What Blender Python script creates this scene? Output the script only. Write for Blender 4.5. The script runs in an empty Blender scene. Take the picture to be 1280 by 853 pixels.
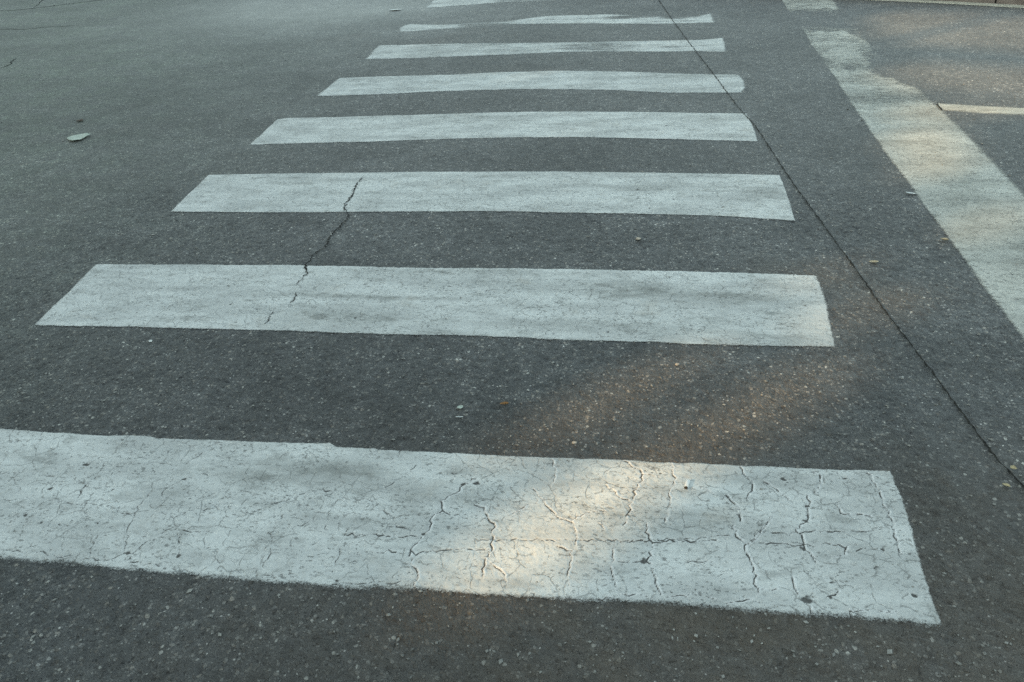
import bpy, bmesh, math, random
import numpy as np
from mathutils import Matrix, Vector
random.seed(7)
RNG = np.random.default_rng(11)
scene = bpy.context.scene
COL = scene.collection

# ------------------------------------------------------------------ camera
CAMP = np.array([2.14831, -1.1168, 1.36788])
PITCH, ROLL, YAW, FPX = 0.56875, -0.06199, -0.177, 970.0
cp, sp = math.cos(PITCH), math.sin(PITCH)
fwd = np.array([math.sin(YAW) * cp, math.cos(YAW) * cp, -sp])
rgt = np.array([math.cos(YAW), -math.sin(YAW), 0.0])
upv = np.cross(rgt, fwd)
cr, sr = math.cos(ROLL), math.sin(ROLL)
RM = np.array([cr * rgt + sr * upv, -sr * rgt + cr * upv, -fwd])
cam_d = bpy.data.cameras.new('camera')
cam = bpy.data.objects.new('camera', cam_d)
COL.objects.link(cam)
M = Matrix.Identity(4)
for i in range(3):
    for j in range(3):
        M[j][i] = RM[i][j]
    M[i][3] = CAMP[i]
cam.matrix_world = M
cam_d.sensor_width = 36
cam_d.lens = FPX / 1280 * 36
cam_d.clip_start = 0.05
cam_d.clip_end = 2000
scene.camera = cam


def G(pts):
    """survey points of the photograph -> points on the road plane (x, y)"""
    p = np.atleast_2d(np.asarray(pts, float))
    d = np.stack([(p[:, 0] - 640) / FPX, -(p[:, 1] - 426.5) / FPX, -np.ones(len(p))], 1) @ RM
    s = -CAMP[2] / d[:, 2]
    return (CAMP + s[:, None] * d)[:, :2]


# ------------------------------------------------------------------ node helpers
class NT:
    def __init__(self, name):
        self.m = bpy.data.materials.new(name)
        self.m.use_nodes = True
        self.t = self.m.node_tree
        self.t.nodes.clear()
        self.out = self.n('ShaderNodeOutputMaterial')
        g = self.n('ShaderNodeNewGeometry')
        self.pos = g.outputs['Position']

    def n(self, typ, **kw):
        nd = self.t.nodes.new(typ)
        for k, v in kw.items():
            setattr(nd, k, v)
        return nd

    def put(self, sock, v):
        if isinstance(v, bpy.types.NodeSocket):
            self.t.links.new(v, sock)
        elif isinstance(v, (tuple, list)) and len(v) == 3 and sock.type == 'RGBA':
            sock.default_value = (*v, 1)
        else:
            sock.default_value = v

    def math(self, op, a, b=0.0, c=0.0, clamp=False):
        nd = self.n('ShaderNodeMath', operation=op, use_clamp=clamp)
        for i, v in enumerate((a, b, c)):
            self.put(nd.inputs[i], v)
        return nd.outputs[0]

    def ramp(self, v, a, b, lo=0.0, hi=1.0, smooth=True):
        nd = self.n('ShaderNodeMapRange', interpolation_type='SMOOTHSTEP' if smooth else 'LINEAR')
        for k, x in (('Value', v), ('From Min', a), ('From Max', b), ('To Min', lo), ('To Max', hi)):
            self.put(nd.inputs[k], x)
        return nd.outputs[0]

    def mix(self, f, a, b, blend='MIX'):
        nd = self.n('ShaderNodeMix', data_type='RGBA', blend_type=blend)
        self.put(nd.inputs[0], f)
        self.put(nd.inputs[6], a)
        self.put(nd.inputs[7], b)
        return nd.outputs[2]

    def scale(self, vec):
        nd = self.n('ShaderNodeVectorMath', operation='MULTIPLY')
        self.put(nd.inputs[0], self.pos)
        nd.inputs[1].default_value = vec
        return nd.outputs[0]

    def noise(self, sc, det=2.0, rough=0.5, vec=None, dist=0.0):
        nd = self.n('ShaderNodeTexNoise')
        self.put(nd.inputs['Vector'], vec or self.pos)
        nd.inputs['Scale'].default_value = sc
        nd.inputs['Detail'].default_value = det
        nd.inputs['Roughness'].default_value = rough
        nd.inputs['Distortion'].default_value = dist
        return nd.outputs['Fac']

    def noisec(self, sc, det=2.0):
        nd = self.n('ShaderNodeTexNoise')
        self.put(nd.inputs['Vector'], self.pos)
        nd.inputs['Scale'].default_value = sc
        nd.inputs['Detail'].default_value = det
        return nd.outputs['Color']

    def warp(self, sc, amt, vec=None):
        c = self.noisec(sc, 2)
        a = self.n('ShaderNodeVectorMath', operation='MULTIPLY_ADD')
        self.put(a.inputs[0], c)
        a.inputs[1].default_value = (amt, amt, 0)
        self.put(a.inputs[2], vec or self.pos)
        return a.outputs[0]

    def vor(self, sc, vec=None, feat='F1', rand=1.0):
        nd = self.n('ShaderNodeTexVoronoi', feature=feat, voronoi_dimensions='2D')
        self.put(nd.inputs['Vector'], vec or self.pos)
        nd.inputs['Scale'].default_value = sc
        nd.inputs['Randomness'].default_value = rand
        return nd

    def sepr(self, c):
        nd = self.n('ShaderNodeSeparateColor')
        self.put(nd.inputs[0], c)
        return nd.outputs

    def attr(self, name):
        return self.n('ShaderNodeAttribute', attribute_name=name).outputs['Fac']

    def bump(self, h, strength=1.0, dist=0.001, normal=None):
        nd = self.n('ShaderNodeBump')
        nd.inputs['Strength'].default_value = strength
        nd.inputs['Distance'].default_value = dist
        self.put(nd.inputs['Height'], h)
        if normal is not None:
            self.put(nd.inputs['Normal'], normal)
        return nd.outputs[0]

    def bsdf(self, col, rough=0.8, spec=0.4, normal=None):
        b = self.n('ShaderNodeBsdfPrincipled')
        self.put(b.inputs['Base Color'], col)
        self.put(b.inputs['Roughness'], rough)
        self.put(b.inputs['Specular IOR Level'], spec)
        if normal is not None:
            self.put(b.inputs['Normal'], normal)
        return b.outputs[0]

    def done(self, sh):
        self.t.links.new(sh, self.out.inputs['Surface'])
        return self.m


# ------------------------------------------------------------------ asphalt
def asphalt():
    T = NT('asphalt')
    smooth = T.attr('smooth')
    tone = T.attr('tone')
    brown_tint = T.attr('brown_tint')
    w = T.warp(60, 0.010)
    v1 = T.vor(82, w)                      # 12 mm stones
    v2 = T.vor(165, w)                     # 6 mm stones
    v3 = T.vor(48, T.warp(40, 0.016))      # bigger embedded chips
    r1 = T.sepr(v1.outputs['Color'])
    r2 = T.sepr(v2.outputs['Color'])
    r3 = T.sepr(v3.outputs['Color'])
    body1 = T.ramp(v1.outputs['Distance'], 0.30, 0.44, 1, 0)
    body2 = T.ramp(v2.outputs['Distance'], 0.30, 0.50, 1, 0)
    body3 = T.ramp(v3.outputs['Distance'], 0.18, 0.30, 1, 0)
    fine = T.noise(420, 2, 0.6)
    mid = T.noise(26, 3, 0.6)
    low = T.noise(1.3, 4, 0.6)
    streak = T.noise(1.0, 3, 0.55, T.scale((0.5, 2.6, 1)))
    # binder
    base = T.mix(T.ramp(fine, 0.3, 0.7), (0.040, 0.041, 0.042), (0.070, 0.071, 0.071))
    # stones: grey levels per stone, some of them brown or bluish
    c1 = T.mix(T.math('POWER', r1[0], 2.2), (0.036, 0.037, 0.039), (0.200, 0.198, 0.190))
    c1 = T.mix(T.ramp(r2[1], 0.3, 0.9, 0, 0.45), c1, (0.095, 0.080, 0.066))
    c1 = T.mix(T.ramp(r1[1], 0.968, 0.975), c1, (0.30, 0.295, 0.275))
    c2 = T.mix(T.math('POWER', r2[0], 2.0), (0.038, 0.039, 0.041), (0.150, 0.149, 0.144))
    c2 = T.mix(T.ramp(r2[1], 0.972, 0.98), c2, (0.36, 0.355, 0.34))
    c3 = T.mix(r3[0], (0.10, 0.10, 0.097), (0.20, 0.185, 0.165))
    col = T.mix(T.math('MULTIPLY', T.math('MULTIPLY', body2, T.ramp(r2[2], 0.35, 0.6)), 0.8), base, c2)
    clump = T.ramp(T.noise(14, 3, 0.6), 0.35, 0.65, -0.16, 0.16)
    pick1 = T.ramp(T.math('ADD', r1[2], clump), 0.56, 0.62)
    col = T.mix(T.math('MULTIPLY', T.math('MULTIPLY', body1, pick1), 0.9), col, c1)
    pick3 = T.math('MULTIPLY', T.ramp(r3[1], 0.92, 0.93), T.ramp(smooth, 0.2, 0.6, 1, 0))
    col = T.mix(T.math('MULTIPLY', body3, pick3), col, c3)
    # dark pits where binder is lost
    pit = T.math('MULTIPLY', T.ramp(T.noise(120, 2, 0.5), 0.36, 0.29), T.ramp(smooth, 0.2, 0.7, 1, 0.35))
    col = T.mix(T.math('MULTIPLY', pit, 0.75), col, (0.014, 0.014, 0.015))
    # patchy wear
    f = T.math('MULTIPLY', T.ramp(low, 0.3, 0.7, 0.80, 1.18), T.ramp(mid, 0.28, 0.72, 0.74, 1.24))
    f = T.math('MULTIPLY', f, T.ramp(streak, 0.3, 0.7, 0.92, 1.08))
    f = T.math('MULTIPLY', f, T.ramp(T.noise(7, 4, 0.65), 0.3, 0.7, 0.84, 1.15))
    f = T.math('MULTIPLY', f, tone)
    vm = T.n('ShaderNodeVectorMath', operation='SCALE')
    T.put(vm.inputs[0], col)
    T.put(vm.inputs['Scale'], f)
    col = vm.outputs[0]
    dn = T.math('MULTIPLY', brown_tint, T.ramp(T.noise(9, 4, 0.6), 0.3, 0.75, 0.45, 1.0))
    col = T.mix(T.math('MULTIPLY', dn, 0.70), col, (0.108, 0.082, 0.056))
    al = T.math('MULTIPLY', T.attr('green_tint'), T.ramp(T.noise(5, 4, 0.6), 0.3, 0.7, 0.4, 1.0))
    gm = T.n('ShaderNodeVectorMath', operation='MULTIPLY')
    T.put(gm.inputs[0], col)
    gm.inputs[1].default_value = (0.90, 1.03, 0.86)
    col = T.mix(al, col, gm.outputs[0])
    h = T.math('ADD', T.math('MULTIPLY', T.math('MULTIPLY', body1, pick1), 0.9), T.math('MULTIPLY', body2, 0.55))
    h = T.math('ADD', h, T.math('MULTIPLY', fine, 0.5))
    h = T.math('ADD', h, T.math('MULTIPLY', T.math('MULTIPLY', body3, pick3), 0.9))
    h = T.math('ADD', h, T.math('MULTIPLY', pit, -1.2))
    h = T.math('ADD', h, T.math('MULTIPLY', mid, 1.0))
    h = T.math('MULTIPLY', h, T.ramp(smooth, 0, 1, 1, 0.55))
    pol = T.attr('polish')
    h = T.math('MULTIPLY', h, T.ramp(pol, 0, 1, 1.0, 0.18, False))
    nrm = T.bump(h, 0.9, 0.0028)
    rough = T.math('SUBTRACT', T.ramp(fine, 0.2, 0.8, 0.56, 0.74), T.math('MULTIPLY', pol, 0.30))
    return T.done(T.bsdf(col, rough, 0.5, nrm))


# ------------------------------------------------------------------ road paint
def paint(name, white, k=0.9, aw=(0.38, 0.62), crackle=0.52, fleck=1.0):
    T = NT(name)
    cover = T.attr('cover')
    crack = T.attr('crack')
    lip = T.attr('lip')
    dirt = T.attr('dirt')
    n1 = T.noise(190, 3, 0.6)
    n2 = T.noise(38, 4, 0.65, T.scale((0.45, 1.0, 1)))
    n3 = T.noise(7, 4, 0.6, T.scale((0.4, 1.2, 1)))
    n4 = T.noise(520, 1, 0.5)
    nn = T.math('ADD', T.math('MULTIPLY', n1, 0.40), T.math('MULTIPLY', n2, 0.42))
    nn = T.math('ADD', nn, T.math('MULTIPLY', n4, 0.18))
    lv = T.math('ADD', cover, T.math('MULTIPLY', T.math('SUBTRACT', nn, 0.5), k))
    alpha = T.ramp(lv, aw[0], aw[1])
    # colour of the paint film: mottled, dusty
    col = T.mix(T.ramp(n3, 0.32, 0.66), tuple(c * 0.70 for c in white), tuple(c * 1.04 for c in white))
    col = T.mix(T.ramp(n1, 0.25, 0.75, 0.0, 0.35), col, tuple(c * 0.72 for c in white))
    blotch = T.ramp(T.noise(16, 5, 0.68, T.scale((0.6, 1.1, 1))), 0.50, 0.68)
    rub = T.ramp(T.noise(1.0, 4, 0.62, T.scale((1.1, 19.0, 1))), 0.50, 0.70)
    rub = T.math('MULTIPLY', rub, T.ramp(T.noise(2.2, 2), 0.42, 0.62))
    film = T.math('ADD', T.math('MULTIPLY', blotch, 0.55), T.math('MULTIPLY', rub, 0.40))
    film = T.math('MULTIPLY', film, T.ramp(n2, 0.3, 0.62, 0.45, 1.1))
    film = T.math('ADD', film, T.math('MULTIPLY', dirt, T.ramp(n2, 0.3, 0.62, 0.5, 1.35)), clamp=True)
    col = T.mix(film, col, (white[0] * 0.44, white[1] * 0.44, white[2] * 0.43))
    rust = T.ramp(T.noise(5.3, 4, 0.6), 0.58, 0.75)
    col = T.mix(T.math('MULTIPLY', rust, 0.22), col, (0.36, 0.30, 0.23))
    # small dark specks and scuffs of bare aggregate
    spk = T.ramp(T.noise(125, 3, 0.66, T.scale((0.6, 1.0, 1))), 0.585, 0.66)
    spm = T.ramp(T.noise(8, 4, 0.6), 0.34, 0.60, 0.15, 1.0)
    # long thin scuffs, mostly along the traffic and on the slant
    rot = T.n('ShaderNodeVectorRotate', rotation_type='Z_AXIS')
    T.put(rot.inputs['Vector'], T.pos)
    rot.inputs['Angle'].default_value = -0.55
    scl = T.n('ShaderNodeVectorMath', operation='MULTIPLY')
    T.put(scl.inputs[0], rot.outputs[0])
    scl.inputs[1].default_value = (0.45, 1.0, 1)
    scf = T.ramp(T.noise(98, 3, 0.7, scl.outputs[0]), 0.60, 0.68)
    spv = T.math('MULTIPLY', T.math('MAXIMUM', spk, T.math('MULTIPLY', scf, 0.55)), spm)
    spv = T.math('MULTIPLY', spv, fleck, clamp=True)
    col = T.mix(T.math('MULTIPLY', spv, 0.72), col, (0.11, 0.11, 0.107))
    # hairline crackle
    ve = T.vor(17, T.warp(30, 0.030), 'DISTANCE_TO_EDGE')
    hair = T.ramp(ve.outputs['Distance'], 0.010, 0.034, 1, 0)
    vf = T.vor(43, T.warp(55, 0.016), 'DISTANCE_TO_EDGE')
    hair = T.math('MAXIMUM', hair, T.math('MULTIPLY', T.ramp(vf.outputs['Distance'], 0.012, 0.05, 1, 0), T.ramp(T.noise(6.5, 3), 0.47, 0.60, 0, 0.7)))
    hm = T.math('MULTIPLY', T.ramp(T.noise(4.5, 3), 0.36, 0.54), T.ramp(T.noise(60, 2), 0.40, 0.56))
    hair = T.math('MULTIPLY', hair, hm)
    col = T.mix(T.math('MULTIPLY', hair, crackle), col, (0.12, 0.12, 0.115))
    col = T.mix(T.math('MULTIPLY', lip, 0.95), col, tuple(min(0.8, c * 1.28) for c in white))
    ck = T.ramp(T.math('ADD', crack, T.math('MULTIPLY', T.math('SUBTRACT', n1, 0.5), 0.5)), 0.28, 0.66)
    col = T.mix(T.math('MULTIPLY', ck, 0.92), col, (0.060, 0.058, 0.054))
    h = T.math('ADD', T.math('MULTIPLY', n1, 0.6), T.math('MULTIPLY', n2, 0.9))
    h = T.math('ADD', h, T.math('MULTIPLY', spv, -0.7))
    h = T.math('ADD', h, T.math('MULTIPLY', hair, -0.6))
    h = T.math('ADD', h, T.math('MULTIPLY', blotch, -0.25))
    nrm = T.bump(h, 0.8, 0.0022)
    sh = T.bsdf(col, 0.68, 0.35, nrm)
    tr = T.n('ShaderNodeBsdfTransparent').outputs[0]
    mx = T.n('ShaderNodeMixShader')
    T.put(mx.inputs[0], alpha)
    T.t.links.new(tr, mx.inputs[1])
    T.t.links.new(sh, mx.inputs[2])
    return T.done(mx.outputs[0])


def simple(name, c0, c1, sc=60, rough=0.8, spec=0.3, bump=0.4, bd=0.001, sv=(1, 1, 1)):
    T = NT(name)
    tc = T.n('ShaderNodeTexCoord').outputs['Object']
    n = T.n('ShaderNodeTexNoise')
    mp = T.n('ShaderNodeMapping')
    T.put(mp.inputs['Vector'], tc)
    mp.inputs['Scale'].default_value = sv
    T.put(n.inputs['Vector'], mp.outputs[0])
    n.inputs['Scale'].default_value = sc
    n.inputs['Detail'].default_value = 4
    f = n.outputs['Fac']
    return T.done(T.bsdf(T.mix(T.ramp(f, 0.3, 0.7), c0, c1), rough, spec, T.bump(f, bump, bd)))


M_ASPH = asphalt()
WHITE = (0.63, 0.645, 0.635)
M_PAINT = paint('white_road_paint', WHITE)
M_PAINT2 = paint('worn_white_road_paint', (0.61, 0.63, 0.625), k=1.25, aw=(0.28, 0.72))
M_STOP = paint('stop_line_paint', (0.54, 0.545, 0.505), k=1.75, aw=(0.26, 0.74), fleck=1.3)
M_YEL = paint('yellow_road_paint', (0.57, 0.56, 0.50), k=1.5, aw=(0.25, 0.75))


# ------------------------------------------------------------------ mesh helpers
def grid_object(name, xs, ys, Z, mat, attrs, keep=None):
    nx, ny = len(xs), len(ys)
    X, Y = np.meshgrid(xs, ys, indexing='xy')
    co = np.stack([X, Y, Z], -1).reshape(-1, 3).astype(np.float32)
    i = np.arange(ny - 1)[:, None] * nx + np.arange(nx - 1)[None, :]
    q = np.stack([i, i + 1, i + nx + 1, i + nx], -1).reshape(-1, 4)
    A = {k: np.asarray(v, np.float32).ravel() for k, v in attrs.items()}
    if keep is not None:
        kv = keep.ravel()
        q = q[kv[q].any(1)]
        used = np.zeros(len(co), bool)
        used[q.ravel()] = True
        new = np.cumsum(used) - 1
        co = co[used]
        q = new[q]
        A = {k: v[used] for k, v in A.items()}
    me = bpy.data.meshes.new(name)
    me.vertices.add(len(co))
    me.vertices.foreach_set('co', co.ravel())
    me.loops.add(q.size)
    me.loops.foreach_set('vertex_index', q.ravel().astype(np.int32))
    me.polygons.add(len(q))
    me.polygons.foreach_set('loop_start', np.arange(0, q.size, 4, dtype=np.int32))
    me.polygons.foreach_set('loop_total', np.full(len(q), 4, np.int32))
    me.polygons.foreach_set('use_smooth', np.ones(len(q), bool))
    me.update(calc_edges=True)
    for k, v in A.items():
        a = me.attributes.new(k, 'FLOAT', 'POINT')
        a.data.foreach_set('value', v)
    me.materials.append(mat)
    o = bpy.data.objects.new(name, me)
    COL.objects.link(o)
    return o


def pydata(name, vs, fs, mat, parent=None, smooth=False):
    me = bpy.data.meshes.new(name)
    me.from_pydata([tuple(map(float, v)) for v in vs], [], fs)
    me.update()
    if mat:
        me.materials.append(mat)
    if smooth:
        for p in me.polygons:
            p.use_smooth = True
    o = bpy.data.objects.new(name, me)
    COL.objects.link(o)
    if parent:
        o.parent = parent
    return o


def tag(o, label=None, cat=None, group=None, kind=None):
    if label: o['label'] = label
    if cat: o['category'] = cat
    if group: o['group'] = group
    if kind: o['kind'] = kind
    return o


def vnoise(X, Y, sc, seed):
    """smooth value noise 0..1"""
    r = np.random.default_rng(seed).random((256, 256))
    x = np.asarray(X) * sc + 1000.0
    y = np.asarray(Y) * sc + 1000.0
    xi, yi = np.floor(x).astype(int), np.floor(y).astype(int)
    fx, fy = x - xi, y - yi
    fx, fy = fx * fx * (3 - 2 * fx), fy * fy * (3 - 2 * fy)
    g = lambda a, b: r[(yi + b) % 256, (xi + a) % 256]
    return (g(0, 0) * (1 - fx) + g(1, 0) * fx) * (1 - fy) + (g(0, 1) * (1 - fx) + g(1, 1) * fx) * fy


def fbm(X, Y, sc, seed, o=3):
    s = 0; a = 1; t = 0
    for k in range(o):
        s = s + a * vnoise(X, Y, sc * 2 ** k, seed + k); t += a; a *= 0.55
    return s / t


def relief(X, Y):
    """height of the worn stone surface of the road, a few millimetres deep"""
    a = vnoise(X, Y, 76, 61); b = vnoise(X, Y, 170, 62); c = vnoise(X, Y, 34, 63)
    f = np.clip(1 - (0.50 * a + 0.28 * b + 0.22 * c) * 1.62, 0, 1) ** 1.2
    ax = np.clip((X + 0.5) / 0.3, 0, 1) * np.clip((3.5 - X) / 0.2, 0, 1)
    ay = np.clip((Y + 0.45) / 0.05, 0, 1) * np.clip((2.6 - Y) / 0.5, 0, 1)
    return 0.0004 - 0.0062 * f * ax * ay


def jitter(P, step, amp, rng):
    """subdivide a polyline and roughen it"""
    P = np.asarray(P, float)
    out = [P[0]]
    for a, b in zip(P[:-1], P[1:]):
        L = np.linalg.norm(b - a)
        n = max(1, int(L / step))
        nrm = np.array([-(b - a)[1], (b - a)[0]]) / max(L, 1e-9)
        for k in range(1, n + 1):
            p = a + (b - a) * k / n
            if k < n:
                p = p + nrm * rng.normal(0, amp)
            out.append(p)
    return np.array(out)


def stamp(F, xs, ys, P, widths, strengths, fall=1.0):
    """max-blend a soft polyline of varying width into field F"""
    dx, dy = xs[1] - xs[0], ys[1] - ys[0]
    for a, b, w, s in zip(P[:-1], P[1:], widths, strengths):
        m = w * 2.5 + max(dx, dy)
        i0, i1 = int((min(a[0], b[0]) - m - xs[0]) / dx), int((max(a[0], b[0]) + m - xs[0]) / dx) + 2
        j0, j1 = int((min(a[1], b[1]) - m - ys[0]) / dy), int((max(a[1], b[1]) + m - ys[0]) / dy) + 2
        i0, j0 = max(i0, 0), max(j0, 0)
        if i1 <= i0 or j1 <= j0 or i0 >= len(xs) or j0 >= len(ys):
            continue
        X, Y = np.meshgrid(xs[i0:i1], ys[j0:j1])
        d = b - a
        L2 = max(d @ d, 1e-12)
        t = np.clip(((X - a[0]) * d[0] + (Y - a[1]) * d[1]) / L2, 0, 1)
        D = np.hypot(X - a[0] - t * d[0], Y - a[1] - t * d[1])
        v = s * np.exp(-(D / w) ** 2 * fall)
        F[j0:j1, i0:i1] = np.maximum(F[j0:j1, i0:i1], v)


def inpoly(X, Y, poly):
    c = np.zeros(X.shape, bool)
    n = len(poly)
    for i in range(n):
        x0, y0 = poly[i]
        x1, y1 = poly[(i + 1) % n]
        if y0 == y1:
            continue
        t = ((y0 > Y) != (y1 > Y)) & (X < (x1 - x0) * (Y - y0) / (y1 - y0) + x0)
        c ^= t
    return c


# ------------------------------------------------------------------ cracks traced on the first stripe
def crop(ox, oy, s, lines):
    return [[(ox + x / s, oy + y / s) for x, y in l] for l in lines]

A = [[(270, 420), (330, 437), (400, 447), (480, 433), (560, 425)], [(540, 450), (600, 485), (660, 500)],
     [(755, 380), (715, 430), (675, 490), (640, 560), (635, 640), (620, 690)], [(870, 560), (790, 600), (735, 630), (680, 680), (650, 715)],
     [(0, 675), (100, 685), (190, 685), (240, 700), (310, 710), (400, 690)], [(360, 725), (450, 715), (540, 725), (600, 700), (650, 690)],
     [(450, 710), (465, 650), (490, 600), (520, 575)], [(650, 735), (760, 740), (850, 760), (960, 780)],
     [(810, 400), (830, 370), (880, 340), (930, 315), (1030, 295)], [(1060, 160), (1010, 190), (960, 220), (930, 245)],
     [(800, 490), (870, 515), (930, 485), (1040, 465)], [(870, 515), (880, 570), (905, 650), (880, 710)],
     [(900, 570), (960, 585), (1060, 590)], [(0, 430), (60, 425), (140, 410)], [(160, 285), (200, 305), (270, 305)],
     [(430, 245), (470, 230), (510, 200)], [(1040, 430), (1090, 470)], [(60, 140), (120, 125), (210, 120)], [(990, 420), (1050, 375)],
     [(0, 285), (60, 290), (160, 285)], [(380, 430), (430, 350), (480, 310)]]
B = [[(410, 340), (380, 390), (355, 430), (350, 500)], [(130, 420), (100, 465), (70, 510), (90, 560), (60, 640), (0, 710)],
     [(460, 490), (430, 550), (420, 620), (390, 690), (370, 720)], [(380, 300), (300, 285), (240, 310), (150, 350), (30, 360)],
     [(530, 340), (580, 350), (620, 395), (690, 430), (700, 475), (760, 490), (820, 500)],
     [(935, 400), (990, 420), (1060, 435)], [(1155, 650), (1200, 685), (1245, 720), (1250, 755)],
     [(620, 300), (680, 265), (760, 205), (800, 170)], [(0, 720), (90, 715), (200, 720)], [(380, 765), (560, 760), (720, 750)],
     [(720, 80), (710, 130)], [(350, 520), (280, 570)], [(190, 480), (340, 440)]]
Bmain = [[(1100, 240), (1040, 270), (1000, 310), (925, 350), (935, 400), (880, 430), (870, 480), (835, 520), (820, 545), (775, 590), (770, 660), (800, 690), (810, 730), (790, 780)],
         [(1090, 370), (1140, 385), (1160, 440), (1195, 480), (1185, 530), (1180, 600), (1145, 640), (1130, 690), (1125, 745)]]
Bdash = [[(580, 605), (680, 605), (760, 610), (940, 595), (1060, 590), (1170, 590)], [(460, 520), (560, 520), (690, 525), (800, 525)], [(1120, 545), (1280, 545)]]
Cc = [[(0, 335), (60, 300), (130, 265)], [(105, 210), (140, 255), (190, 310), (220, 350), (280, 370), (300, 380)],
      [(330, 345), (295, 370), (310, 405), (320, 440), (315, 490)], [(300, 520), (290, 600), (275, 660), (285, 700)],
      [(170, 465), (240, 500), (300, 520)], [(470, 190), (500, 210), (520, 240), (580, 265)], [(650, 135), (730, 145)],
      [(795, 75), (800, 140), (810, 185), (780, 240), (790, 290), (765, 370)], [(195, 60), (215, 110), (215, 150), (190, 190)],
      [(510, 450), (505, 530), (490, 600), (515, 690), (515, 730)], [(1165, 485), (1210, 460), (1240, 415), (1280, 375)],
      [(1230, 715), (1200, 760), (1100, 775), (1040, 770), (980, 750)], [(940, 205), (1000, 230)], [(1060, 240), (1130, 300), (1140, 370)],
      [(700, 745), (560, 735), (430, 760)], [(770, 750), (870, 745), (940, 730)], [(320, 345), (400, 325), (460, 320)], [(430, 380), (460, 410)]]
Cmain = [[(560, 70), (600, 100), (640, 115), (650, 140), (630, 200), (605, 250), (580, 290), (580, 330), (555, 390)],
         [(670, 380), (685, 440), (700, 475), (695, 545), (670, 570), (700, 620), (715, 680), (745, 740)],
         [(1105, 390), (1120, 450), (1165, 485), (1165, 520), (1200, 590), (1210, 660), (1230, 710)],
         [(1140, 100), (1160, 140), (1195, 170), (1200, 220), (1170, 260)]]
Cdash = [[(0, 460), (80, 465), (170, 465)], [(170, 465), (320, 465), (500, 470), (690, 470), (850, 465), (960, 450), (1090, 440)], [(700, 480), (850, 475), (1020, 465)],
         [(540, 468), (690, 466), (860, 458)], [(520, 575), (660, 572)], [(880, 575), (1000, 575)]]
D = [[(220, 95), (280, 130), (340, 180)], [(460, 40), (500, 75), (490, 130), (470, 150)],
     [(730, 50), (780, 120), (800, 160), (820, 220), (860, 290), (870, 350), (890, 400), (900, 450)],
     [(120, 410), (180, 380), (205, 335), (245, 290), (255, 265)], [(360, 570), (370, 630), (420, 670), (450, 720), (455, 750)],
     [(550, 470), (620, 460), (630, 420)], [(530, 670), (590, 640)], [(640, 735), (740, 735)], [(800, 740), (880, 740)], [(185, 620), (280, 630)],
     [(30, 160), (80, 220), (100, 280)], [(645, 740), (650, 780)], [(860, 330), (940, 330)], [(590, 200), (600, 250), (750, 265)]]
Dmain = [[(435, 160), (445, 210), (440, 260), (420, 300), (375, 330), (410, 380), (425, 430), (460, 470), (480, 500)]]
Ddash = [[(220, 350), (400, 350), (560, 345), (700, 340), (800, 330)], [(190, 400), (400, 410), (680, 410)], [(680, 440), (730, 425), (820, 435)]]
HOLES = [(900 + x / 4, 580 + y / 4, r / 4) for x, y, r in [(435, 680, 26), (975, 662, 9), (785, 520, 12), (430, 295, 14), (440, 215, 12), (320, 80, 10), (617, 78, 8), (413, 430, 13), (565, 590, 12), (545, 665, 14), (810, 432, 10)]]
HOLES += [(x / 4, 520 + y / 4, r / 4) for x, y, r in [(435, 245, 17), (255, 370, 13), (570, 370, 14), (205, 535, 14), (650, 715, 14), (885, 705, 14), (715, 215, 15), (300, 545, 8), (640, 685, 14), (930, 315, 10), (130, 500, 10)]]
HOLES += [(320 + x / 4, 540 + y / 4, r / 4) for x, y, r in [(1105, 260, 16), (985, 210, 11), (1035, 265, 9), (455, 155, 8), (840, 515, 10), (740, 375, 8), (410, 750, 10)]]
HOLES += [(640 + x / 4, 560 + y / 4, r / 4) for x, y, r in [(660, 572, 14), (740, 132, 6), (835, 785, 14), (1075, 800, 9), (390, 770, 12), (310, 430, 10), (590, 340, 9)]]
FINE = crop(0, 520, 4, A) + crop(320, 540, 4, B) + crop(640, 560, 4, Cc) + crop(900, 580, 4, D)
MAIN = crop(320, 540, 4, Bmain) + crop(640, 560, 4, Cmain) + crop(900, 580, 4, Dmain)
DASH = crop(320, 540, 4, Bdash) + crop(640, 560, 4, Cdash) + crop(900, 580, 4, Ddash)


# ------------------------------------------------------------------ crossing stripes
def edge_fn(pts, axis=0):
    P = G(pts)
    P = P[np.argsort(P[:, axis])]
    a, b = P[:, axis], P[:, 1 - axis]

    def f(v):
        r = np.interp(v, a, b)
        sl = (b[1] - b[0]) / (a[1] - a[0])
        sh = (b[-1] - b[-2]) / (a[-1] - a[-2])
        return r
    return f


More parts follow.
